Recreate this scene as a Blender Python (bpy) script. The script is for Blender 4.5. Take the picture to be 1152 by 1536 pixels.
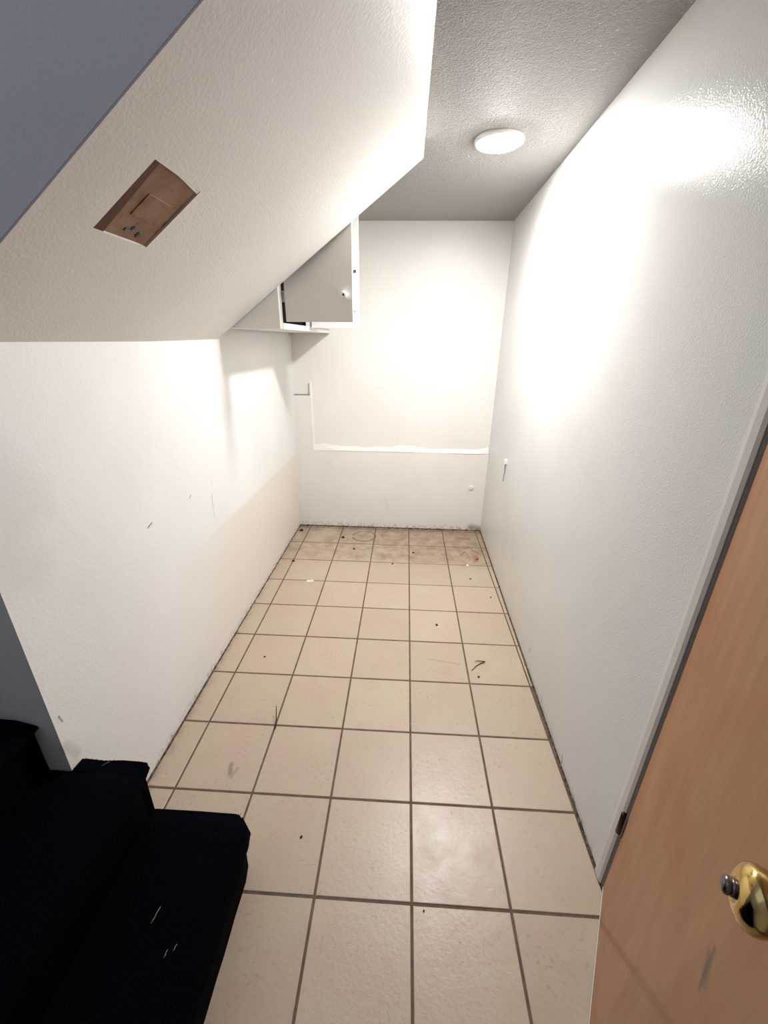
import bpy, bmesh, math, random
from mathutils import Vector, Matrix
random.seed(4)
S = bpy.context.scene
for o in list(bpy.data.objects):
    bpy.data.objects.remove(o)
C = S.collection

# ------------------------------------------------------------------ camera
cam_d = bpy.data.cameras.new('camera')
cam_d.sensor_fit = 'HORIZONTAL'; cam_d.sensor_width = 36.0
cam_d.lens = 621.4 / 1152 * 36.0
cam_d.clip_start = 0.02
cam = bpy.data.objects.new('camera', cam_d); C.objects.link(cam)
yaw, pit, roll = -.0473, -.3925, .0126
F = Vector((math.sin(yaw)*math.cos(pit), math.cos(yaw)*math.cos(pit), math.sin(pit)))
Rt = Vector((math.cos(yaw), -math.sin(yaw), 0)); Up = Rt.cross(F)
r2 = Rt*math.cos(roll) + Up*math.sin(roll); u2 = -Rt*math.sin(roll) + Up*math.cos(roll)
m = Matrix((r2, u2, -F)).transposed().to_4x4()
m.translation = Vector((-.0669, -.7269, 1.614))
cam.matrix_world = m
S.camera = cam

# ------------------------------------------------------------------ world (cool daylight that falls down the stairwell) and exposure
W = bpy.data.worlds.new('world'); S.world = W; W.use_nodes = True
bg = W.node_tree.nodes['Background']
bg.inputs[0].default_value = (.62, .74, 1.0, 1); bg.inputs[1].default_value = .9
S.view_settings.view_transform = 'Standard'; S.view_settings.look = 'None'
S.view_settings.exposure = 0.0; S.view_settings.gamma = 1.0
S.view_settings.use_curve_mapping = False
LAMP = 560.0

# ------------------------------------------------------------------ helpers
def lin(r, g, b):
    f = lambda c: (c/255/12.92) if c/255 <= .04045 else ((c/255+.055)/1.055)**2.4
    return (f(r), f(g), f(b), 1)

class NT:
    """small node-tree helper"""
    def __init__(s, name):
        s.m = bpy.data.materials.new(name); s.m.use_nodes = True
        s.t = s.m.node_tree; s.b = s.t.nodes['Principled BSDF']
    def n(s, typ, ins=None, **kw):
        x = s.t.nodes.new(typ)
        for k, v in kw.items(): setattr(x, k, v)
        for k, v in (ins or {}).items(): s.put(x.inputs[k], v)
        return x
    def put(s, sock, v):
        if isinstance(v, bpy.types.NodeSocket): s.t.links.new(v, sock)
        else: sock.default_value = v
    def math(s, op, a, b=0.0, c=0.0, clamp=False):
        x = s.n('ShaderNodeMath', {0: a, 1: b, 2: c}, operation=op); x.use_clamp = clamp
        return x.outputs[0]
    def vec(s, op, a, b=(0, 0, 0)):
        x = s.n('ShaderNodeVectorMath', {0: a, 1: b}, operation=op)
        return x
    def mix(s, fac, a, b):
        x = s.n('ShaderNodeMix', data_type='RGBA')
        s.put(x.inputs[0], fac); s.put(x.inputs[6], a); s.put(x.inputs[7], b)
        return x.outputs[2]
    def noise(s, vec, scale, detail=3, rough=.55):
        x = s.n('ShaderNodeTexNoise', {'Vector': vec, 'Scale': scale, 'Detail': detail, 'Roughness': rough})
        return x.outputs[0]
    def ramp(s, fac, lo, hi):
        x = s.n('ShaderNodeMapRange', {'Value': fac, 'From Min': lo, 'From Max': hi})
        return x.outputs[0]
    def seg(s, pos, a, b, w, soft=.6):
        """mask 1 inside a capsule a-b of half width w"""
        a, b = Vector(a), Vector(b); ab = b - a; L2 = max(ab.length_squared, 1e-9)
        pa = s.vec('SUBTRACT', pos, a).outputs[0]
        t = s.math('MULTIPLY', s.vec('DOT_PRODUCT', pa, ab).outputs['Value'], 1/L2, clamp=True)
        sc = s.n('ShaderNodeVectorMath', {0: ab, 'Scale': t}, operation='SCALE').outputs[0]
        d = s.vec('LENGTH', s.vec('SUBTRACT', pa, sc).outputs[0]).outputs['Value']
        return s.ramp(d, w*(1+soft), w*(1-soft))
    def bump(s, h, strength, dist=.01):
        x = s.n('ShaderNodeBump', {'Height': h, 'Strength': strength, 'Distance': dist})
        s.put(s.b.inputs['Normal'], x.outputs[0])

def plain(name, col, rough=.5, metal=0.0, spec=.5, bump=None):
    k = NT(name)
    k.b.inputs['Base Color'].default_value = col
    k.b.inputs['Roughness'].default_value = rough
    k.b.inputs['Metallic'].default_value = metal
    k.b.inputs['Specular IOR Level'].default_value = spec
    if bump:
        p = k.n('ShaderNodeTexCoord').outputs['Object']
        k.bump(k.noise(p, bump[0], 4), bump[1], .004)
    return k.m

def wall_paint(name, col, rough, marks=(), peel=90, bump=.25, grime=None, low_tone=None, dist=.004, spec=.4):
    """painted drywall: roller stipple, faint patchiness, scuffs at fixed places"""
    k = NT(name)
    pos = k.n('ShaderNodeNewGeometry').outputs['Position']
    warp = k.n('ShaderNodeTexNoise', {'Vector': pos, 'Scale': 40.0, 'Detail': 3.0}).outputs[1]
    wv = k.vec('SUBTRACT', warp, (.5, .5, .5)).outputs[0]
    wp = k.vec('ADD', pos, k.n('ShaderNodeVectorMath', {0: wv, 'Scale': .007}, operation='SCALE').outputs[0]).outputs[0]
    big = k.ramp(k.noise(pos, 2.2, 4), .35, .7)
    dark = tuple(c*.94 for c in col[:3]) + (1,)
    c = k.mix(big, col, dark)
    if low_tone:  # darker, beiger tone below a set height, fading in along y
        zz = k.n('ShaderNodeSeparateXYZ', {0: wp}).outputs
        low = k.ramp(zz[2], low_tone[0]+.012, low_tone[0]-.012)
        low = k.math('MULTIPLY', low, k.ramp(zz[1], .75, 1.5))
        c = k.mix(low, c, low_tone[1])
    if grime:
        zz = k.n('ShaderNodeSeparateXYZ', {0: pos}).outputs
        g = k.ramp(zz[2], grime[0], 0.0)
        g = k.math('MULTIPLY', g, k.ramp(k.noise(pos, 38, 5, .7), .46, .68))
        g = k.math('MULTIPLY', g, grime[1], clamp=True)
        c = k.mix(g, c, lin(92, 78, 62))
    for a, b, w, mc, am in marks:
        f = k.math('MULTIPLY', k.seg(wp, a, b, w), am)
        c = k.mix(f, c, mc)
    k.put(k.b.inputs['Base Color'], c)
    k.b.inputs['Roughness'].default_value = rough
    k.b.inputs['Specular IOR Level'].default_value = spec
    h = k.math('ADD', k.noise(pos, peel, 3), k.math('MULTIPLY', k.noise(pos, 3.0, 2), 1.5))
    k.bump(h, bump, dist)
    return k.m

def link(name, me, mat=None, parent=None, loc=None):
    o = bpy.data.objects.new(name, me); C.objects.link(o)
    if mat and not me.materials: me.materials.append(mat)
    if parent: o.parent = parent
    if loc is not None: o.location = loc
    return o

def mesh(verts, faces, smooth=False):
    me = bpy.data.meshes.new('m'); me.from_pydata([tuple(v) for v in verts], [], faces)
    bm = bmesh.new(); bm.from_mesh(me); bmesh.ops.recalc_face_normals(bm, faces=bm.faces)
    bm.to_mesh(me); bm.free()
    if smooth:
        for p in me.polygons: p.use_smooth = True
    return me

def box_me(x0, x1, y0, y1, z0, z1, bevel=0, seg=2):
    bm = bmesh.new(); bmesh.ops.create_cube(bm, size=1)
    for v in bm.verts:
        v.co = Vector((x0+(v.co.x+.5)*(x1-x0), y0+(v.co.y+.5)*(y1-y0), z0+(v.co.z+.5)*(z1-z0)))
    if bevel: bmesh.ops.bevel(bm, geom=bm.edges[:], offset=bevel, segments=seg, profile=.5, affect='EDGES')
    me = bpy.data.meshes.new('box'); bm.to_mesh(me); bm.free()
    return me

def join_me(mes):
    bm = bmesh.new()
    for me in mes: bm.from_mesh(me)
    out = bpy.data.meshes.new('joined'); bm.to_mesh(out); bm.free()
    return out

def prism_me(poly, axis, a, b):
    """extrude a 2D polygon along x, y or z from a to b"""
    def P(u, v, w):
        return {'x': (w, u, v), 'y': (u, w, v), 'z': (u, v, w)}[axis]
    n = len(poly)
    vs = [P(u, v, a) for u, v in poly] + [P(u, v, b) for u, v in poly]
    fs = [list(range(n))[::-1], list(range(n, 2*n))] + [[i, (i+1) % n, n+(i+1) % n, n+i] for i in range(n)]
    return mesh(vs, fs)

def lathe_me(prof, n=40, smooth=True):
    """prof = (radius, height) along local z"""
    vs, fs = [], []
    for r, h in prof:
        for i in range(n):
            a = 2*math.pi*i/n; vs.append((r*math.cos(a), r*math.sin(a), h))
    for j in range(len(prof)-1):
        for i in range(n):
            fs.append([j*n+i, j*n+(i+1) % n, (j+1)*n+(i+1) % n, (j+1)*n+i])
    fs.append(list(range(n))[::-1]); fs.append([(len(prof)-1)*n+i for i in range(n)])
    return mesh(vs, fs, smooth)

def tube_me(pts, rads, n=8):
    vs, fs = [], []
    pts = [Vector(p) for p in pts]
    for i, p in enumerate(pts):
        t = (pts[min(i+1, len(pts)-1)] - pts[max(i-1, 0)]).normalized()
        s = t.cross(Vector((0, 0, 1)) if abs(t.z) < .9 else Vector((1, 0, 0))).normalized(); q = t.cross(s)
        for k in range(n):
            a = 2*math.pi*k/n; vs.append(p + (s*math.cos(a) + q*math.sin(a))*rads[i])
    for i in range(len(pts)-1):
        for k in range(n): fs.append([i*n+k, i*n+(k+1) % n, (i+1)*n+(k+1) % n, (i+1)*n+k])
    fs.append(list(range(n))[::-1]); fs.append([(len(pts)-1)*n+k for k in range(n)])
    return mesh(vs, fs, True)

def struct(o, label=None, cat=None):
    o['kind'] = 'structure'
    if label: o['label'] = label
    if cat: o['category'] = cat
    return o
def tag(o, label, cat, group=None):
    o['label'] = label; o['category'] = cat
    if group: o['group'] = group
    return o
def empty(name, loc=(0, 0, 0), rz=0):
    o = bpy.data.objects.new(name, None); C.objects.link(o)
    o.location = loc; o.rotation_euler = (0, 0, rz); o.empty_display_size = .05
    return o

# ------------------------------------------------------------------ dimensions (metres)
T = .305                       # floor tile pitch
ZC = 2.405                     # ceiling
YB = 2.80                      # back wall
xr = lambda y: .614 + .0165*(y - .09)                      # right wall, a touch out of square
def xl(y, z):                                              # left wall leans in towards the back
    s = max(0.0, min(1.0, (y-.9)/1.9)); return -1.034 + s*(.014 + .019*z)
YF, YN = 1.49, .11             # far / near edge of the sloping soffit
SX0, SZ0, SX1, SZ1 = -1.034, 1.60, -.023, 2.335
slope = (SZ1-SZ0)/(SX1-SX0)

# ------------------------------------------------------------------ materials
WHITE = lin(233, 231, 228)
SC = lin(95, 88, 80)
left_marks = [((-1.034, .665, .944), (-1.034, .69, .950), .0035, SC, .8),
              ((-1.034, .098, .605), (-1.034, .103, .580), .003, SC, .7),
              ((-1.034, 1.208, .946), (-1.034, 1.212, .950), .004, SC, .8),
              ((-1.034, 1.322, .949), (-1.034, 1.328, .951), .004, SC, .8),
              ((-1.034, .99, .944), (-1.034, 1.0, .951), .0035, SC, .7),
              ((-1.034, 1.19, .885), (-1.034, 1.186, .76), .0038, lin(110, 102, 92), .9),
              ((-1.034, 1.32, .912), (-1.034, 1.80, .895), .0034, lin(150, 142, 130), .6),
              ((-1.034, .15, 1.33), (-1.034, .22, 1.22), .07, lin(150, 142, 130), .13),
              ((-1.034, .10, 1.18), (-1.034, .16, 1.05), .07, lin(160, 150, 136), .13),
              ((-1.034, .085, .50), (-1.034, .11, .44), .014, lin(110, 98, 85), .25)]
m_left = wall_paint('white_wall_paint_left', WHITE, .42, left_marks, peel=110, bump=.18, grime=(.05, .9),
                    low_tone=(.69, lin(226, 220, 212)))
back_marks = [((-.612, 2.79, .238), (-.602, 2.79, .222), .004, SC, .7),
              ((.57, 2.79, .035), (.64, 2.79, .02), .03, lin(120, 108, 92), .6),
              ((-.22, 2.79, .27), (-.2, 2.79, .2), .02, lin(190, 182, 172), .15)]
m_back = wall_paint('white_wall_paint_back', lin(236, 233, 227), .30, back_marks, peel=110, bump=.16, grime=(.055, 1.0), spec=.10)
right_marks = [((.630, 1.052, .125), (.630, 1.058, .102), .003, SC, .7),
               ((.621, .50, .05), (.621, .49, .02), .004, SC, .6),
               ((.625, .80, .05), (.625, .79, .03), .004, SC, .5)]
m_right = wall_paint('white_semi_gloss_paint', lin(228, 227, 224), .125, right_marks, peel=240, bump=.28, grime=(.03, .9), dist=.003, spec=.045)
m_soffit = wall_paint('soffit_paint', lin(226, 222, 217), .45, (), peel=120, bump=.2)
m_hall = wall_paint('hall_wall_paint', lin(214, 212, 210), .5, (), peel=110, bump=.2)
m_plaster = wall_paint('patch_plaster', lin(237, 234, 228), .5, (), peel=45, bump=.6, dist=.006)

k = NT('stippled_ceiling_paint')
pos = k.n('ShaderNodeNewGeometry').outputs['Position']
k.b.inputs['Specular IOR Level'].default_value = .15
n1 = k.ramp(k.noise(pos, 120, 4, .65), .38, .66); n2 = k.noise(pos, 34, 3)
k.b.inputs['Base Color'].default_value = lin(208, 205, 201); k.b.inputs['Roughness'].default_value = .6
k.bump(k.math('ADD', n1, k.math('MULTIPLY', n2, 1.2)), 1.0, .008)
m_ceil = k.m

# glazed ceramic floor tile: beige with pink and olive mottling, differs a little tile to tile
def tile_mat():
    k = NT('beige_ceramic_tile')
    pos = k.n('ShaderNodeNewGeometry').outputs['Position']
    rnd = k.n('ShaderNodeObjectInfo').outputs['Random']
    off = k.vec('ADD', pos, k.n('ShaderNodeCombineXYZ', {0: k.math('MULTIPLY', rnd, 17.0), 1: k.math('MULTIPLY', rnd, 9.0), 2: 0.0}).outputs[0]).outputs[0]
    a = k.ramp(k.noise(off, 5.0, 5, .6), .38, .62)
    c = k.mix(a, lin(188, 173, 150), lin(188, 166, 148))
    b = k.ramp(k.noise(off, 9.0, 4, .6), .52, .72)
    c = k.mix(k.math('MULTIPLY', b, .45), c, lin(178, 168, 138))
    sp = k.math('MULTIPLY', k.ramp(k.noise(off, 75.0, 4, .7), .55, .72), k.ramp(k.noise(off, 7.0, 3), .42, .62))
    c = k.mix(k.math('MULTIPLY', sp, .55), c, lin(118, 102, 88))
    c = k.mix(k.math('MULTIPLY', k.ramp(rnd, 0, 1), .22), c, lin(150, 130, 114))
    # old dirt on the last rows, scuffs and stains with a place of their own
    wn = k.n('ShaderNodeTexNoise', {'Vector': pos, 'Scale': 22.0, 'Detail': 4.0}).outputs[1]
    wp = k.vec('ADD', pos, k.n('ShaderNodeVectorMath', {0: k.vec('SUBTRACT', wn, (.5, .5, .5)).outputs[0], 'Scale': .035}, operation='SCALE').outputs[0]).outputs[0]
    xyz = k.n('ShaderNodeSeparateXYZ', {0: wp}).outputs
    d = k.ramp(xyz[1], 2.06, 2.22)
    patch = k.ramp(k.noise(pos, 11.0, 5, .7), .40, .66)
    side = k.ramp(xyz[0], -.75, .1)
    d2 = k.math('MULTIPLY', d, k.math('MULTIPLY_ADD', patch, .55, k.math('MULTIPLY', side, .22)), clamp=True)
    c = k.mix(k.math('MULTIPLY', d2, .9), c, lin(118, 90, 64))
    edge = k.math('MULTIPLY', k.ramp(xyz[1], 2.66, 2.79), k.ramp(k.noise(pos, 30, 5, .7), .38, .60))
    c = k.mix(k.math('MULTIPLY', edge, .85), c, lin(78, 58, 42))
    wl = k.math('MULTIPLY', k.ramp(xyz[0], -.985, -1.03), k.ramp(k.noise(pos, 16, 5, .7), .42, .66))
    c = k.mix(k.math('MULTIPLY', wl, .6), c, lin(96, 76, 58))
    # ring marks left by a bucket
    wp = k.vec('ADD', pos, k.n('ShaderNodeVectorMath', {0: k.vec('SUBTRACT', wn, (.5, .5, .5)).outputs[0], 'Scale': .014}, operation='SCALE').outputs[0]).outputs[0]
    wp = k.vec('MULTIPLY', wp, (1.0, 1.0, 0.0)).outputs[0]
    for cx, cy, R, am in ((-.40, 2.59, .10, .7), (-.14, 2.62, .10, .4)):
        dd = k.vec('LENGTH', k.vec('SUBTRACT', wp, (cx, cy, .0)).outputs[0]).outputs['Value']
        rr = k.math('ABSOLUTE', k.math('SUBTRACT', dd, R))
        f = k.math('MULTIPLY', k.ramp(rr, .014, .004), k.ramp(k.noise(pos, 9, 3), .40, .52))
        c = k.mix(k.math('MULTIPLY', f, am), c, lin(84, 62, 45))
    for a0, b0, w, mc, am in (
            ((.53, 2.21, 0), (.545, 2.28, 0), .018, lin(150, 92, 42), .8),
            ((.42, 2.28, 0), (.46, 2.36, 0), .004, lin(96, 70, 48), .7),
            ((.46, 2.36, 0), (.49, 2.27, 0), .004, lin(96, 70, 48), .7),
            ((.50, 2.45, 0), (.57, 2.33, 0), .008, lin(100, 74, 52), .6),
            ((.43, 2.62, 0), (.53, 2.60, 0), .012, lin(104, 78, 56), .6),
            ((-.735, .415, 0), (-.725, .375, 0), .008, lin(120, 106, 92), .7),
            ((-.715, .36, 0), (-.705, .40, 0), .006, lin(140, 124, 108), .5),
            ((.10, 1.08, 0), (.27, 1.05, 0), .003, lin(140, 122, 104), .6),
            ((-.84, 2.5, 0), (-.72, 2.72, 0), .05, lin(188, 174, 150), .5)):
        c = k.mix(k.math('MULTIPLY', k.seg(wp, a0, b0, w), am), c, mc)
    k.put(k.b.inputs['Base Color'], c)
    k.put(k.b.inputs['Roughness'], k.math('MULTIPLY_ADD', k.noise(off, 14, 3), .20, .27))
    k.bump(k.math('ADD', k.noise(pos, 70, 4, .6), k.math('MULTIPLY', k.noise(pos, 11, 2), 1.5)), .22, .003)
    return k.m
m_tile = tile_mat()

k = NT('dirty_grout')
pos = k.n('ShaderNodeNewGeometry').outputs['Position']
k.put(k.b.inputs['Base Color'], k.mix(k.ramp(k.noise(pos, 25, 5), .35, .7), lin(112, 96, 80), lin(84, 70, 57)))
k.b.inputs['Roughness'].default_value = .9
m_grout = k.m
k = NT('dirt_in_wall_joint')
pos = k.n('ShaderNodeNewGeometry').outputs['Position']
k.put(k.b.inputs['Base Color'], k.mix(k.ramp(k.noise(pos, 60, 5), .42, .62), lin(58, 46, 36), lin(120, 104, 86)))
k.b.inputs['Roughness'].default_value = .95
m_joint = k.m

def carpet_mat():
    k = NT('dark_navy_carpet')
    p = k.n('ShaderNodeNewGeometry').outputs['Position']
    k.put(k.b.inputs['Base Color'], k.mix(k.noise(p, 260, 3), (.0004, .0006, .0014, 1), (.0010, .0016, .0036, 1)))
    k.b.inputs['Roughness'].default_value = 1.0
    k.b.inputs['Specular IOR Level'].default_value = .05
    k.b.inputs['Sheen Weight'].default_value = .004
    k.b.inputs['Sheen Tint'].default_value = (.3, .45, .9, 1)
    k.bump(k.noise(p, 320, 3), 1.0, .006)
    return k.m
m_carpet = carpet_mat()

def door_mat():
    k = NT('worn_hollow_core_wood_veneer')
    p = k.n('ShaderNodeTexCoord').outputs['Object']
    st = k.vec('MULTIPLY', p, (9.0, 9.0, 1.6)).outputs[0]
    a = k.ramp(k.noise(st, 1.6, 5, .6), .34, .68)
    c = k.mix(a, lin(170, 125, 86), lin(154, 106, 70))
    fine = k.noise(k.vec('MULTIPLY', p, (120.0, 120.0, 3.0)).outputs[0], 1.0, 4, .6)
    c = k.mix(k.math('MULTIPLY', k.ramp(fine, .45, .75), .18), c, lin(118, 74, 42))
    red = k.ramp(k.noise(p, 3.2, 3), .52, .72)
    c = k.mix(k.math('MULTIPLY', red, .55), c, lin(150, 82, 46))
    wn = k.n('ShaderNodeTexNoise', {'Vector': p, 'Scale': 30.0, 'Detail': 3.0}).outputs[1]
    wp = k.vec('ADD', p, k.n('ShaderNodeVectorMath', {0: k.vec('SUBTRACT', wn, (.5, .5, .5)).outputs[0], 'Scale': .008}, operation='SCALE').outputs[0]).outputs[0]
    for a0, b0, w, mc, am in (((.598, 0, .936), (.602, 0, .905), .0045, lin(84, 72, 60), .7),
                              ((.600, 0, .912), (.606, 0, .896), .011, lin(84, 72, 60), .7),
                              ((.603, 0, .90), (.609, 0, .872), .004, lin(84, 72, 60), .7),
                              ((.10, 0, .0), (.433, 0, .495), .007, lin(112, 70, 46), .5),
                              ((.433, 0, .495), (.62, 0, .77), .007, lin(112, 70, 46), .4)):
        c = k.mix(k.math('MULTIPLY', k.seg(wp, a0, b0, w), am), c, mc)
    k.put(k.b.inputs['Base Color'], c)
    k.b.inputs['Roughness'].default_value = .5
    k.bump(fine, .12, .002)
    return k.m
m_door = door_mat()
m_brass = plain('polished_brass', lin(206, 176, 112), .14, 1.0)
m_steel = plain('tarnished_steel', lin(120, 112, 112), .3, 1.0)
m_bronze = plain('dark_bronze', lin(44, 26, 18), .4, .6)
m_trim = wall_paint('trim_paint', lin(216, 213, 208), .35, (), peel=60, bump=.1)
m_grey = plain('grey_jamb_paint', lin(120, 112, 108), .5)
m_cab = plain('white_cabinet_paint', lin(238, 236, 231), .4, bump=(80, .08))
m_cabdoor = plain('warm_white_cabinet_door', lin(228, 224, 218), .42, bump=(90, .1))
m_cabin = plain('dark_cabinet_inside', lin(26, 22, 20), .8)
m_porc = plain('white_porcelain', lin(240, 238, 234), .2)
m_black = plain('black_screw_head', lin(24, 20, 20), .4)
m_plastic = plain('white_plastic', lin(240, 238, 232), .35)
m_wire = plain('grey_wire', lin(150, 142, 130), .5)
m_chip = plain('white_paint_chip', lin(240, 238, 232), .6)
m_debris = plain('dry_brown_debris', lin(62, 42, 28), .9)
m_twig = plain('dark_twig', lin(38, 28, 22), .9)
m_lint = plain('pale_lint', lin(130, 128, 124), .9)

def board_mat():
    k = NT('brown_stained_fibreboard')
    p = k.n('ShaderNodeTexCoord').outputs['Object']
    a = k.ramp(k.noise(p, 14, 5, .6), .35, .7)
    c = k.mix(a, lin(146, 112, 88), lin(120, 86, 64))
    wn = k.n('ShaderNodeTexNoise', {'Vector': p, 'Scale': 60.0, 'Detail': 3.0}).outputs[1]
    wp = k.vec('ADD', p, k.n('ShaderNodeVectorMath', {0: k.vec('SUBTRACT', wn, (.5, .5, .5)).outputs[0], 'Scale': .012}, operation='SCALE').outputs[0]).outputs[0]
    DK = lin(42, 22, 14)
    # x = along the slope (up to the right), y = depth
    for a0, b0, w, am in (((-.034, -.031, 0), (.028, -.031, 0), .0035, .7), ((-.034, -.031, 0), (-.040, .0, 0), .003, .5),
                          ((.028, -.03, 0), (.016, .060, 0), .0025, .35), ((-.032, .05, 0), (.014, .062, 0), .003, .3),
                          ((-.02, .012, 0), (.02, .012, 0), .002, .2),
                          ((.058, .021, 0), (.060, .022, 0), .004, .7), ((-.006, -.069, 0), (-.004, -.068, 0), .006, .8),
                          ((-.05, .014, 0), (-.05, .016, 0), .004, .8), ((-.034, .058, 0), (-.032, .064, 0), .004, .7),
                          ((-.02, .092, 0), (-.018, .094, 0), .007, .9), ((-.072, -.004, 0), (-.064, .014, 0), .006, .9),
                          ((-.085, -.09, 0), (-.05, -.085, 0), .018, .5)):
        c = k.mix(k.math('MULTIPLY', k.seg(wp, a0, b0, w), am), c, DK)
    k.put(k.b.inputs['Base Color'], c); k.b.inputs['Roughness'].default_value = .75
    k.bump(k.noise(p, 60, 4), .3, .003)
    return k.m
m_board = board_mat()
m_dark_strip = plain('dark_brown_strip', lin(84, 50, 34), .8, bump=(40, .3))

# ------------------------------------------------------------------ floor and its tiles
floor = struct(link('floor', box_me(-3.3, 1.45, -1.9, 2.9, -.12, -.0025), m_grout), 'beige square ceramic tile floor with dark grout')
G = .0042
def tile(x0, x1, y0, y1, x0b=None, x1b=None):
    """x0..x1 on the near edge, x0b..x1b on the far edge"""
    x0b = x0 if x0b is None else x0b; x1b = x1 if x1b is None else x1b
    if min(x1-x0, x1b-x0b) < .003 or y1-y0 < .01: return
    zt = random.uniform(-.0004, .0004); b = .0018
    lo = [(x0, y0), (x1, y0), (x1b, y1), (x0b, y1)]
    hi = [(x0+b, y0+b), (x1-b, y0+b), (x1b-b, y1-b), (x0b+b, y1-b)]
    vs = [(x, y, -.02) for x, y in lo] + [(x, y, -.0012+zt) for x, y in lo] + [(x, y, zt) for x, y in hi]
    fs = [[8, 9, 10, 11]]
    for q in (0, 4):
        fs += [[q+i, q+(i+1) % 4, q+4+(i+1) % 4, q+4+i] for i in range(4)]
    link('floor_tile', mesh(vs, fs), m_tile, floor)
for j in range(-5, 10):
    y0 = j*T + G; y1 = min((j+1)*T - G, YB - .006)
    for i in range(-5, 5):
        if y0 > 0 and (i < -4 or i > 2): continue
        x0, x1 = i*T + G, (i+1)*T - G
        if y0 > -.01:
            lw = -1.034 + .006
            if i == -4: x0 = lw
            if i == 2:
                tile(x0, xr(y0) - .007, y0, y1, x0, xr(y1) - .007); continue
        tile(x0, x1, y0, y1)

# ------------------------------------------------------------------ walls
def grid_slab(fx, ys, zs, thick):
    """wall surface x=fx(y,z) over ys, zs; thickness in x"""
    vs, fs = [], []; ny, nz = len(ys), len(zs)
    for t in (0, thick):
        for z in zs:
            for y in ys: vs.append((fx(y, z)+t, y, z))
    o = ny*nz
    for a in range(nz-1):
        for b in range(ny-1):
            i = a*ny+b
            fs.append([i, i+1, i+ny+1, i+ny]); fs.append([o+i, o+i+ny, o+i+ny+1, o+i+1])
    for b in range(ny-1):
        fs.append([b, o+b, o+b+1, b+1]); q = (nz-1)*ny+b; fs.append([q, q+1, o+q+1, o+q])
    for a in range(nz-1):
        fs.append([a*ny, (a+1)*ny, o+(a+1)*ny, o+a*ny]); q = a*ny+ny-1; fs.append([q, o+q, o+q+ny, q+ny])
    return mesh(vs, fs)
lin_sp = lambda a, b, n: [a+(b-a)*i/(n-1) for i in range(n)]
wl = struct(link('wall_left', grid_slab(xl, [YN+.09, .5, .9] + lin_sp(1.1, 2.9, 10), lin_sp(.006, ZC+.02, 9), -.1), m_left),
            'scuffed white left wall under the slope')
wr = struct(link('wall_right', grid_slab(lambda y, z: xr(y), [.088, .5, 1.0, 1.5, 2.0, 2.9], [.006, 1.2, ZC+.02], .11), m_right),
            'glossy white right wall')
wb = struct(link('wall_back', box_me(-1.15, .78, YB, YB+.1, .006, ZC+.02), m_back), 'patched white back wall')
# raised lower panel on the back wall: an L with plaster fillets
PD = .018
XL0 = -1.03
poly = [(XL0, .008), (xr(YB), .008), (xr(YB), .727), (-.856, .727), (-.856, 1.185), (XL0, 1.185)]
panel = link('lower_panel', prism_me(poly, 'y', YB-PD, YB+.01), m_back, wb)
panel['label'] = 'slightly raised L-shaped lower wall panel'
def fillet(pts_a, pts_b, name='plaster_bead'):
    n = len(pts_a); vs = list(pts_a)+list(pts_b)
    return link(name, mesh(vs, [list(range(n))[::-1], list(range(n, 2*n))] + [[i, (i+1) % n, n+(i+1) % n, n+i] for i in range(n)]), m_plaster, wb)
def bead_h(x0, x1, z0, h0, h1, d):
    fillet([(x0, YB+.004, z0), (x0, YB-d, z0), (x0, YB-d*.75, z0+h0*.35), (x0, YB+.001, z0+h0)],
           [(x1, YB+.004, z0), (x1, YB-d, z0), (x1, YB-d*.75, z0+h1*.35), (x1, YB+.001, z0+h1)])
nb = 16; hs = [random.uniform(.026, .062) for _ in range(nb+1)]; ds = [random.uniform(.000, .006) for _ in range(nb+1)]
bx0, bx1 = -.858, xr(YB)-.001
vs, fs = [], []
for q in range(nb+1):
    x = bx0+(bx1-bx0)*q/nb; hgt = hs[q]; d = PD+ds[q]
    vs += [(x, YB+.004, .7255), (x, YB-d, .7255), (x, YB-d*.72, .7255+hgt*.35), (x, YB+.001, .7255+hgt)]
for q in range(nb): fs += [[q*4+e, q*4+(e+1) % 4, q*4+4+(e+1) % 4, q*4+4+e] for e in range(4)]
fs += [[0, 1, 2, 3], [nb*4+3-e for e in range(4)]]
link('plaster_bead', mesh(vs, fs), m_plaster, wb)
fillet([(-.862, YB+.004, .727), (-.862, YB-PD-.004, .727), (-.852, YB-PD-.004, .727), (-.842, YB+.001, .727)],
       [(-.862, YB+.004, 1.285), (-.862, YB-PD, 1.285), (-.852, YB-PD, 1.285), (-.846, YB+.001, 1.285)])
bead = link('patch_seam', box_me(XL0+.01, -.862, YB-.010, YB+.004, 1.186, 1.194), m_wire, wb)

# wall beside the stairs: its end makes the near corner of the left wall and its upper edge carries the slope
def yst(z): return .077 if z <= 1.04 else (.077 + (z-1.04)/.56*.0322 if z < 1.6 else YN-.0008)
rows = [.0, .5, 1.04, 1.3, 1.6, 1.75, 1.9, 2.1, SZ1, ZC+.02, 4.2]
def xmax(z):
    if z <= 1.6: return SX0
    return min(SX1, SX0 + (z-SZ0)/slope) - (.006 if z < ZC else .0)
vs, fs = [], []
for z in rows:
    y = yst(z); vs += [(-3.3, y, z), (xmax(z), y, z), (xmax(z), YN+.09, z), (-3.3, YN+.09, z)]
for a in range(len(rows)-1):
    b = a*4; fs += [[b+i, b+(i+1) % 4, b+4+(i+1) % 4, b+4+i] for i in range(4)]
fs += [[3, 2, 1, 0], [len(vs)-4+i for i in range(4)]]
ws = struct(link('wall_stair', mesh(vs, fs), m_left), 'shaded wall rising beside the stairs')

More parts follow.
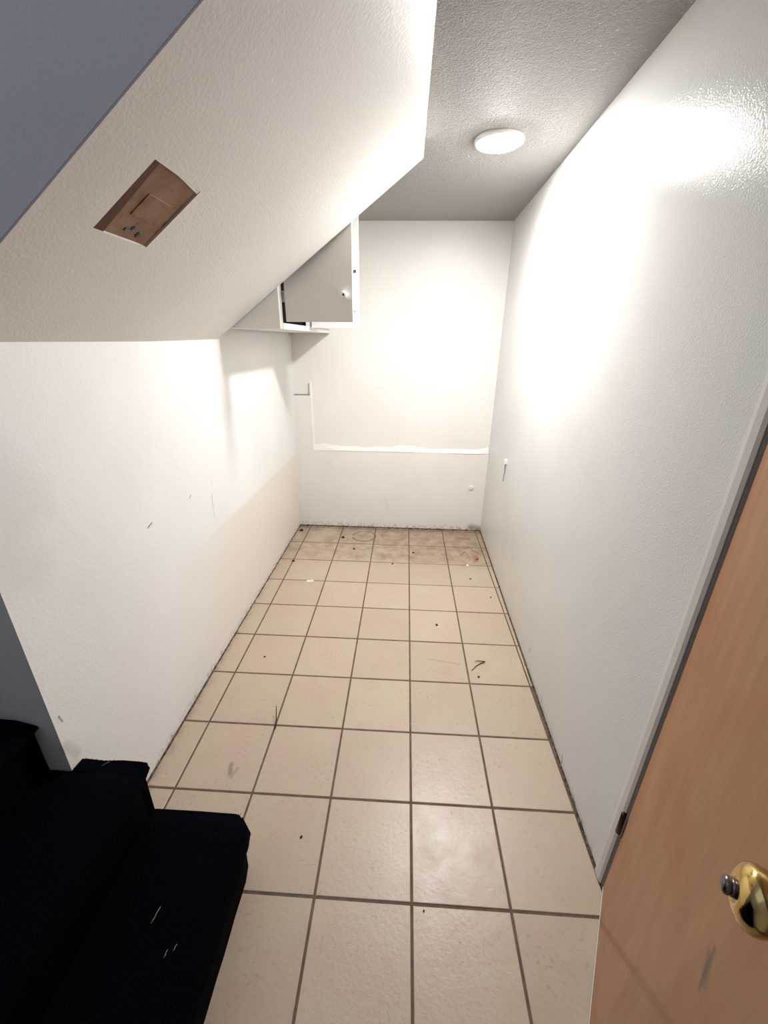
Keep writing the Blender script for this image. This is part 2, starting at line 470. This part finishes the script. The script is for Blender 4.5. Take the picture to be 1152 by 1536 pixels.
# ------------------------------------------------------------------ ceiling, sloping soffit with the cut-out
struct(link('ceiling', join_me([box_me(-1.15, .80, YN+.08, 2.92, ZC, ZC+.1), box_me(-.023, 1.45, -1.9, YN+.08, ZC, ZC+.1)]), m_ceil),
       'stippled white ceiling')
def SP(x, y, d=0.0):
    """point on the soffit plane, d metres above it along its normal"""
    L = math.hypot(1, slope); return Vector((x - slope/L*d, y, SZ0 + (x-SX0)*slope + d/L))
HX0, HX1, HY0, HY1 = -.728, -.571, .262, .454
xs = [SX0-.03, HX0, HX1, SX1]; ys = [YN, HY0, HY1, YF]
vs, fs = [], []
for d in (0, .014):
    for x in xs:
        for y in ys: vs.append(SP(x, y, d))
for a in range(3):
    for b in range(3):
        if a == 1 and b == 1: continue
        i = a*4+b; fs.append([i, i+1, i+5, i+4]); fs.append([16+i, 16+i+4, 16+i+5, 16+i+1])
def rim(loop): 
    for p, q in zip(loop, loop[1:]+loop[:1]): fs.append([p, q, q+16, p+16])
rim([0, 1, 2, 3, 7, 11, 15, 14, 13, 12, 8, 4]); rim([5, 9, 10, 6])
board = mesh(vs, fs)
far = prism_me([(SX0-.03, SZ0+.0), (SX1-.02, SZ1-.0), (SX1-.001, SZ1+.001), (SX1-.001, ZC+.01), (SX0-.03, ZC+.01)], 'y', YF-.10, YF-.0005)
lip = prism_me([(SX1-.02, SZ1+.001), (SX1-.0005, SZ1+.003), (SX1-.0005, ZC+.01), (SX1-.02, ZC+.01)], 'y', YN+.002, YF-.09)
sof = struct(link('ceiling_slope', join_me([board, far, lip]), m_soffit), 'white sloping underside of the upper stairs with a cut-out')
# what shows inside the cut-out: a recessed brown board with a dark strip along its near edge
bx, by = (HX0+HX1)/2, (HY0+HY1)/2; ang = math.atan(slope)
Ls = (HX1-HX0)*math.hypot(1, slope)/2; Lw = (HY1-HY0)/2
def in_hole(name, me, mat):
    o = link(name, me, mat, sof); o.location = SP(bx, by, .0); o.rotation_euler = (0, -ang, 0); return o
o = in_hole('backing_board', box_me(-Ls+.0006, Ls-.0006, -Lw+.0006, Lw-.0006, .005, .02, .0005), m_board); o['label'] = 'brown stained board recessed in the cut-out'
o.data.transform(Matrix.Translation((0, 0, 0)))
o = in_hole('dark_strip', prism_me([(-Ls+.0005, -Lw+.0005), (Ls-.0005, -Lw+.0005), (Ls-.0005, -Lw+.020), (-Ls+.0005, -Lw+.034)], 'z', .0015, .0052), m_dark_strip)
o['label'] = 'dark brown strip along the near edge of the cut-out'
emb = in_hole('raised_panel', box_me(-.034, .028, -.031, .060, .0032, .0052, .0009), m_board); emb['label'] = 'faint raised rectangle on the brown board'
o = in_hole('torn_plaster', prism_me([(Ls-.0004, -Lw*.05), (Ls-.0004, Lw-.0006), (Ls-.010, Lw-.0006), (Ls-.006, Lw*.55)], 'z', .0012, .0052), m_plaster); o['label'] = 'torn white plaster edge'
for a, b, r in ((-.074, -.006, .006), (-.064, .014, .0085), (-.076, .044, .0105)):
    q = lathe_me([(r*.3, .0034), (r*.85, .0038), (r, .0052)], 14)
    q.transform(Matrix.Translation((a, b, 0))); in_hole('dark_knot', q, m_black)

# ------------------------------------------------------------------ hall round the camera (outside the frame, closes the space)
struct(link('wall_near', box_me(-3.3, 1.45, -2.0, -1.9, 0, 4.2), m_hall), 'hall wall behind the viewpoint')
struct(link('wall_landing', box_me(-3.4, -3.3, -2.0, .2, 0, 4.2), m_hall), 'wall at the top of the stairs')
struct(link('wall_doorway', join_me([box_me(.62, .73, -1.9, -.73, 0, ZC), box_me(.62, .73, -.73, .088, 2.05, ZC), box_me(1.35, 1.45, -1.9, .3, 0, ZC), box_me(.725, 1.45, .15, .25, 0, ZC)]), m_hall),
       'wall round the doorway on the right')

# dirt-filled joints along the bottom of the walls
def joint(n, me, lab): struct(link('trim_%d' % n, me, m_joint), lab)
def ragged(ptf, n, w, h):
    """irregular bead; ptf(t) -> (x, y), (inward nx, ny)"""
    vs, fs = [], []
    for i in range(n+1):
        (x, y), (nx, ny) = ptf(i/n); ww = w*random.uniform(.45, 1.25); hh = h*random.uniform(.35, 1.3)
        vs += [(x-nx*.012, y-ny*.012, -.004), (x+nx*ww, y+ny*ww, -.002), (x+nx*ww*.6, y+ny*ww*.6, hh*.5), (x-nx*.012, y-ny*.012, hh)]
    for i in range(n):
        b = i*4; fs += [[b+q, b+(q+1) % 4, b+4+(q+1) % 4, b+4+q] for q in range(4)]
    fs += [[0, 1, 2, 3], [n*4+3-q for q in range(4)]]
    return mesh(vs, fs)
joint(1, ragged(lambda t: ((xl(.13+t*2.66, 0), .13+t*2.66), (1, 0)), 130, .0075, .007), 'dark dirty joint at the foot of the left wall')
joint(2, ragged(lambda t: ((xr(.10+t*2.69), .10+t*2.69), (-1, 0)), 120, .0065, .007), 'dark dirty joint at the foot of the right wall')
joint(3, ragged(lambda t: ((-1.02+t*1.67, YB-PD), (0, -1)), 110, .014, .012), 'dark dirty joint at the foot of the back wall')

# ------------------------------------------------------------------ door on the right with its trim
struct(link('trim_4', prism_me([(xr(.126)-.0005, .128), (.606, .124), (.604, .112), (.604, .094), (.608, .086), (.72, .086), (.72, .128)], 'z', .004, 2.10), m_trim),
       'white door casing strip at the end of the right wall')
struct(link('trim_5', prism_me([(.612, .0855), (.607, .078), (.611, .070), (.72, .070), (.72, .0855)], 'z', .004, 2.10), m_grey),
       'grey door jamb edge beside the casing')
da = math.radians(28.6)
hinge = Vector((.614, .080, 0))
# local x runs along the door from the hinge, local -y is its back, +y... is the face seen here
dx = Vector((-math.sin(da), -math.cos(da), 0)); dn = Vector((-math.cos(da), math.sin(da), 0))
door = empty('door_1'); struct(door, 'open brown wood veneer door with a brass knob')
Rm = Matrix((dx, -dn, Vector((0, 0, 1)))).transposed()          # local y = away from the face
door.matrix_world = Matrix.Translation(hinge) @ Rm.to_4x4()
DW = .76
slab = link('door_leaf', box_me(0.004, DW, 0, .035, .014, 2.03, .0015), m_door, door)
link('bottom_edge', box_me(.006, DW, -.0012, .036, .006, .0138), m_trim, door)['label'] = 'pale worn bottom edge'
KX, KZ = .686, 1.165
kn = empty('knob'); kn.parent = door; kn.location = (KX, 0, KZ); kn.rotation_euler = (math.pi/2, 0, 0)   # local z points out of the face
kn['label'] = 'polished brass door knob'
link('rosette', lathe_me([(.033, .0), (.033, .003), (.030, .007), (.018, .010), (.011, .012)]), m_brass, kn)
link('knob_ball', lathe_me([(.0105, .009), (.0105, .018), (.014, .022), (.022, .026), (.0262, .032), (.0275, .038), (.0262, .044), (.022, .049), (.015, .0525), (.009, .0535), (.0085, .052)]), m_brass, kn)
bt = link('turn_button', join_me([lathe_me([(.0075, .050), (.0075, .0545), (.0065, .0555)], 20), lathe_me([(.0065, .055), (.0078, .0565), (.0078, .0595), (.0055, .0615), (.002, .062)], 20)]), m_steel, kn)
for zz in (.262, 1.80):
    h = empty('hinge'); h.parent = door; h.location = (0, 0, zz)
    h['label'] = 'dark bronze butt hinge'
    link('knuckle', (lambda q: (q.transform(Matrix.Translation((-.004, -.009, 0))), q)[1])(lathe_me([(.006, 0), (.0088, .003), (.0088, .083), (.006, .086)], 16)), m_bronze, h)
    link('leaf_plate', box_me(-.004, .012, -.0016, .003, .004, .082, .0006), m_bronze, h)
    link('pin', (lambda q: (q.transform(Matrix.Translation((-.004, -.009, 0))), q)[1])(lathe_me([(.0035, -.004), (.0035, .086), (.005, .088), (.004, .092)], 12)), m_bronze, h)

# ------------------------------------------------------------------ flush ceiling lamp
LX, LY = .295, 1.515
lamp = tag(empty('ceiling_lamp', (LX, LY, ZC)), 'round flush white lamp glowing on the stippled ceiling', 'lamp')
link('lamp_rim', lathe_me([(.100, .004), (.104, -.004), (.102, -.013), (.094, -.017), (.091, -.014), (.091, .0)], 56), m_plastic, lamp)
k = NT('lit_diffuser')
k.b.inputs['Emission Color'].default_value = (1.0, .995, .985, 1); k.b.inputs['Emission Strength'].default_value = LAMP
k.b.inputs['Base Color'].default_value = (.8, .8, .8, 1)
link('diffuser', lathe_me([(.0905, -.010), (.0895, -.0165), (.080, -.0205), (.055, -.0235), (.025, -.025), (.004, -.0253)], 48), k.m, lamp)

# ------------------------------------------------------------------ wall cabinet in the far left corner
cab = tag(empty('wall_cabinet', (-.698, 1.494, 1.662), -math.radians(.95)), 'white painted wall cabinet with two doors hanging open in the far left corner', 'cabinet')
CD, CL, CH, TH = .295, 1.298, ZC-1.662-.002, .018
link('side_panel', box_me(-CD, -.019, .0, TH, 0, CH), m_cab, cab)
link('side_panel', box_me(-CD, -.019, CL-TH, CL, 0, CH), m_cab, cab)
link('divider', box_me(-CD+.01, -.019, .62, .62+TH, TH, CH-TH), m_cabin, cab)
link('bottom_panel', box_me(-CD, -.019, TH, CL-TH, .0, TH), m_cab, cab)
link('top_panel', box_me(-CD, -.019, TH, CL-TH, CH-TH, CH), m_cab, cab)
link('back_panel', box_me(-CD+.004, -CD+.012, TH, CL-TH, TH, CH-TH), m_cabin, cab)
link('inner_lining', join_me([box_me(-CD+.012, -.022, TH, TH+.003, TH, CH-TH), box_me(-CD+.012, -.022, TH+.003, CL-TH, TH, TH+.003)]), m_cabin, cab)
link('shelf', box_me(-CD+.012, -.04, TH+.003, .62, .36, .376), m_cabin, cab)
# face frame
link('stile', box_me(-.019, 0, 0, .055, 0, CH, .0008), m_cab, cab)
link('stile', box_me(-.019, 0, .605, .655, .028, CH-.03, .0008), m_cab, cab)
link('stile', box_me(-.019, 0, CL-.03, CL, 0, CH, .0008), m_cab, cab)
link('bottom_rail', box_me(-.019, 0, .055, CL-.03, 0, .028, .0008), m_cab, cab)
link('top_rail', box_me(-.019, 0, .055, CL-.03, CH-.03, CH, .0008), m_cab, cab)
def cab_door(y, z0, z1, width, ang, side, knob=True, label=None):
    """hinged at local y; local x of the door runs from hinge to free edge; ang 0 points along +y (side=1) or -y (side=-1)"""
    d = empty('cabinet_door'); d.parent = cab; d.location = (.004, y, 0)
    # closed direction (0, side); rotated outwards (+x) by ang
    dirv = Vector((math.sin(ang), side*math.cos(ang), 0)); 
    out = Vector((math.cos(ang), -side*math.sin(ang), 0))          # the painted outside when closed is +x
    d.matrix_local = Matrix.Translation((.004, y, 0)) @ Matrix((dirv, out, Vector((0, 0, 1)))).transposed().to_4x4() if side < 0 else \
        Matrix.Translation((.004, y, 0)) @ Matrix((dirv, -out, Vector((0, 0, 1)))).transposed().to_4x4()
    s = 1 if side < 0 else -1                                       # local y sign that points outside
    if label: d['label'] = label
    yb = sorted((0, s*.016))
    link('door_panel', box_me(.014, width, yb[0], yb[1], z0, z1, .0012), m_cabdoor, d)
    for hz in (z0+.09, z1-.09):
        link('hinge', box_me(-.012, .026, *sorted((-s*.001, -s*.006)), hz, hz+.05, .001), m_cab, d)
    if knob:
        k_ = link('knob', lathe_me([(.0065, 0), (.006, .007), (.011, .011), (.0155, .016), (.0165, .020), (.0145, .0245), (.007, .0265)], 28), m_porc, d)
        k_.location = (width-.038, s*.016, z0+.118); k_.rotation_euler = (-math.pi/2*s, 0, 0)
        sc = link('screw', lathe_me([(.0052, .0255), (.0055, .0272), (.003, .0284)], 16), m_black, d); sc.location = k_.location; sc.rotation_euler = k_.rotation_euler
    return d, s
Z0, Z1 = .026, CH-.024
cab_door(.070, Z0+.008, Z1, .362, math.radians(97), 1, True, 'open door with a white knob and dark screw')
d2, s2 = cab_door(.598, Z0-.006, Z1, .315, math.radians(91), -1, False, 'further open door showing a latch on its inner side')
# spring catch and screw on the inside of the second door
st = link('catch', join_me([box_me(.268, .300, *sorted((0, -s2*.010)), .325, .337, .001), box_me(.276, .284, *sorted((-s2*.008, -s2*.02)), .327, .335, .001)]), m_steel, d2)
link('screw', (lambda q: (q.transform(Matrix.Rotation(math.pi/2*s2, 4, 'X')), q.transform(Matrix.Translation((.288, 0, .115))), q)[2])(lathe_me([(.004, -.001), (.004, .002), (.002, .003)], 12)), m_steel, d2)
cab_door(.662, Z0, Z1, .295, 0, 1, False); cab_door(CL-.036, Z0, Z1, .295, 0, -1, False)

# ------------------------------------------------------------------ small fittings on the walls
cv = tag(empty('outlet_disc', (.536, YB-PD, .419)), 'small round white plastic cap low on the back wall', 'cap'); cv.rotation_euler = (math.pi/2, 0, 0)
link('disc', lathe_me([(.023, 0), (.024, .004), (.021, .008), (.012, .0095), (.004, .010)], 32), m_plastic, cv)
link('screw', lathe_me([(.0035, .0095), (.0035, .0112), (.002, .0118)], 12), m_wire, cv)
cb = tag(empty('cable_stub', (xr(2.10), 2.10, .849)), 'white clip with a short wire hanging on the right wall', 'cable')
link('clip', box_me(-.016, .001, -.014, .014, -.018, .016, .004), m_plastic, cb)
link('wire', tube_me([(-.006, 0, -.012), (-.008, .004, -.04), (-.006, -.002, -.075), (-.007, .008, -.105), (-.010, -.002, -.128), (-.014, -.016, -.138)], [.0032]*6), m_wire, cb)

# ------------------------------------------------------------------ carpeted stairs on the left
stairs = tag(empty('carpeted_stairs', (-1.3, -.5, 0)), 'black-navy carpeted stairs climbing to the left', 'stairs')
def step(nose, back, z0, z1, ya, yb, rnd, drop=.010, R=.014):
    """one carpet-wrapped step: rounded nosing on the right and rounded end"""
    ov = .022; r = .026; y_cuts = 34
    prof = [(nose-ov-.006, z0), (nose-ov-.002, z1-.055), (nose-ov+.008, z1-.045), (nose-.004, z1-.036), (nose, z1-.022-R*.3), (nose-.002-R*.08, z1-.008-R*.55), (nose-R*.45, z1-R*.3), (nose-.004-R, z1-R*.06), (nose-.016-R*1.5, z1)]
    n0 = nose-.016-R*1.5
    prof += [(n0-(n0-back)*t, z1+.002*math.sin(t*9)) for t in (.15, .3, .45, .6, .75, .9, 1.0)] + [(back, z0)]
    n = len(prof); vs, fs = [], []
    for i in range(y_cuts+1):
        t = i/y_cuts; y = ya + (yb-ya)*t
        e = max(0, 1-(yb-y)/.07)                    # rounding towards the free end
        for (x, z) in prof:
            px = x - (rnd*e*e if x > nose-.06 else 0); pz = z - (drop*e**3 if z > z1-.02 else 0)
            vs.append((px+random.uniform(-.0010, .0010), y+(random.uniform(-.003, .002) if i == y_cuts else 0), pz+random.uniform(-.0008, .0008)))
    for i in range(y_cuts):
        for q in range(n): fs.append([i*n+q, i*n+(q+1) % n, (i+1)*n+(q+1) % n, (i+1)*n+q])
    fs += [list(range(n))[::-1], [y_cuts*n+q for q in range(n)]]
    o = link('step', mesh(vs, fs, True), m_carpet, stairs); o.matrix_parent_inverse = stairs.matrix_basis.inverted()
    return o
YE = -1.35
step(-.504, -.86, .001, .205, YE, .112, .05)
o2 = step(-.812, -1.13, .001, .412, YE, .074, .0, 0)
o3 = step(-.812, -1.031, .001, .412, .072, .118, .010, .006)
o2.data = join_me([o2.data, o3.data]); bpy.data.objects.remove(o3)
o2.data.materials.append(m_carpet)
for p_ in o2.data.polygons: p_.use_smooth = True
step(-1.070, -1.42, .001, .621, YE, .074, .006, .01, .034)
step(-1.38, -1.70, .001, .80, YE, .074, .006)
step(-1.66, -1.98, .001, .995, YE, .074, .006)
step(-1.94, -2.26, .001, 1.19, YE, .074, .006)
step(-2.22, -2.54, .001, 1.385, YE, .078, .006)
step(-2.50, -3.28, .001, 1.58, YE, .078, .006)

# ------------------------------------------------------------------ litter
def sliver(pts, r0, r1): 
    n = len(pts); return tube_me(pts, [r0+(r1-r0)*i/(n-1) for i in range(n)], 6)
def crumb_me(r, seed):
    rr = random.Random(seed); bm = bmesh.new(); bmesh.ops.create_icosphere(bm, subdivisions=1, radius=r)
    for v in bm.verts: v.co *= rr.uniform(.65, 1.25); v.co.z *= .6
    me = bpy.data.meshes.new('crumb'); bm.to_mesh(me); bm.free(); return me
tag(link('twig', sliver([(0, 0, .004), (.002, -.02, .006), (-.004, .02, .012), (-.012, .055, .03), (-.016, .07, .045)], .0032, .0015), m_twig, None, (-.606, .605, 0)),
    'thin dark twig standing in a floor joint left of centre', 'twig')
tag(link('dead_leaf', join_me([sliver([(-.05, -.045, .002), (-.02, -.01, .004), (.012, .012, .006), (.03, .02, .008)], .0014, .0028),
                               sliver([(.03, .02, .008), (-.012, .026, .006), (-.025, .022, .004)], .0026, .0010)]), m_debris, None, (.378, 1.05, 0)),
    'curled brown dead stem on the tiles near the right wall', 'debris')
tag(link('paint_chip', mesh([(-.028, -.006, .001), (-.01, -.012, .003), (.03, -.004, .002), (.022, .008, .004), (0, .005, .003), (-.018, .010, .002),
                             (-.028, -.006, 0), (-.01, -.012, 0), (.03, -.004, 0), (.022, .008, 0), (0, .005, 0), (-.018, .010, 0)],
                            [[0, 1, 2, 3, 4, 5], [11, 10, 9, 8, 7, 6]] + [[i, (i+1) % 6, 6+(i+1) % 6, 6+i] for i in range(6)]), m_chip, None, (-.717, 1.821, 0)),
    'flake of white paint lying on a tile joint', 'paint chip')
tag(link('rust_crumb', crumb_me(.012, 3), plain('rusty_brown', lin(150, 90, 40), .9), None, (.545, 2.235, .005)),
    'rust-coloured crumb in the stained far right corner', 'crumb')
tag(link('paint_chip', crumb_me(.009, 5), m_chip, None, (.455, 2.13, .003)), 'tiny white fleck by the far right corner stains', 'paint chip')
spots = [(-.579, 2.547, .016, 'dark crumb beside the bucket ring near the back wall'),
         (-.459, 2.34, .012, 'dark crumb in front of the bucket ring'),
         (.036, 2.306, .010, 'dark crumb right of the middle joint in the stained rows'),
         (.166, 1.377, .010, 'dark crumb right of the middle joint halfway down'),
         (-.98, 2.66, .020, 'brown crumb in the far left corner'),
         (-.91, 2.10, .013, 'brown crumb on the joint by the left wall'),
         (-.796, 1.035, .007, 'dark speck on a tile by the left wall'),
         (.357, .962, .007, 'dark speck just in front of the curled stem'),
         (.037, -.016, .004, 'dark speck at the lowest middle crossing'),
         (-.385, .165, .006, 'dark speck to the right of the lowest carpeted step'),
         (-.545, -.006, .008, 'black speck against the foot of the carpeted step'),
         (-.13, 2.11, .009, 'brown crumb left of the middle joint at the edge of the stains'),
         (.45, 1.93, .007, 'dark speck on a pinkish tile by the right wall'),
         (.555, 1.70, .006, 'dark speck beside the foot of the right wall')]
for i, (x, y, r, lab) in enumerate(spots):
    tag(link('crumb', crumb_me(r, 20+i), m_debris, None, (x, y, r*.35)), lab, 'crumb', 'crumbs of dirt on the floor')
lints = [((-.683, -.155, .207), (.006, .028, .002), 'long pale lint thread on the lowest carpeted step'),
         ((-.600, -.214, .207), (.004, .010, .002), 'short pale lint near the edge of the lowest carpeted step'),
         ((-.617, -.226, .207), (.002, .012, .002), 'short pale lint beside another on the lowest carpeted step'),
         ((-1.125, -.052, .608), (.016, .010, .003), 'upper pale lint on the third carpeted step'),
         ((-1.13, -.085, .608), (.018, .016, .003), 'larger pale lint smear on the third carpeted step'),
         ((-.945, .100, .414), (.020, .006, .010), 'tuft of pale fluff on the back edge of the second step')]
for (p, v, lab) in lints:
    a = Vector(v)*.6
    tag(link('lint', sliver([-a, -a*.3+Vector((.001, 0, .001)), a*.3-Vector((.001, 0, 0)), a], .0013, .0008), m_lint, None, p), lab, 'lint', 'lint on the carpeted stairs')

# frayed pile along the carpet edges that stand against the light floor and wall
rr = random.Random(9); vs, fs = [], []
def fibre(p, d, L, w):
    p, d = Vector(p), Vector(d).normalized(); a = d.cross(Vector((.3, .5, .8))).normalized()*w; b = d.cross(a).normalized()*w
    n = len(vs); vs.extend([p+a, p-a*.5+b, p-a*.5-b, p+d*L]); fs.extend([[n, n+1, n+3], [n+1, n+2, n+3], [n+2, n, n+3], [n, n+2, n+1]])
for (xa, xb, y, z) in ((-.555, -.86, .108, .199), (-.83, -1.03, .116, .408), (-1.11, -1.30, .066, .616)):
    for _ in range(110):
        t = rr.random(); fibre((xa+(xb-xa)*t, y+rr.uniform(-.006, .0), z-.002), (rr.uniform(-.7, .7), rr.uniform(0, .5), 1), rr.uniform(.003, .009), .0009)
for (x, z, ya, yb) in ((-.506, .18, .05, -.42), (-.506, .195, .06, -.42), (-.822, .39, .112, .0)):
    for _ in range(150):
        t = rr.random(); fibre((x, ya+(yb-ya)*t, z), (1, rr.uniform(-.7, .7), rr.uniform(-.4, .7)), rr.uniform(.003, .007), .0009)
fr = link('frayed_pile', mesh(vs, fs), m_carpet, stairs); fr.matrix_parent_inverse = stairs.matrix_basis.inverted(); fr['kind'] = 'stuff'
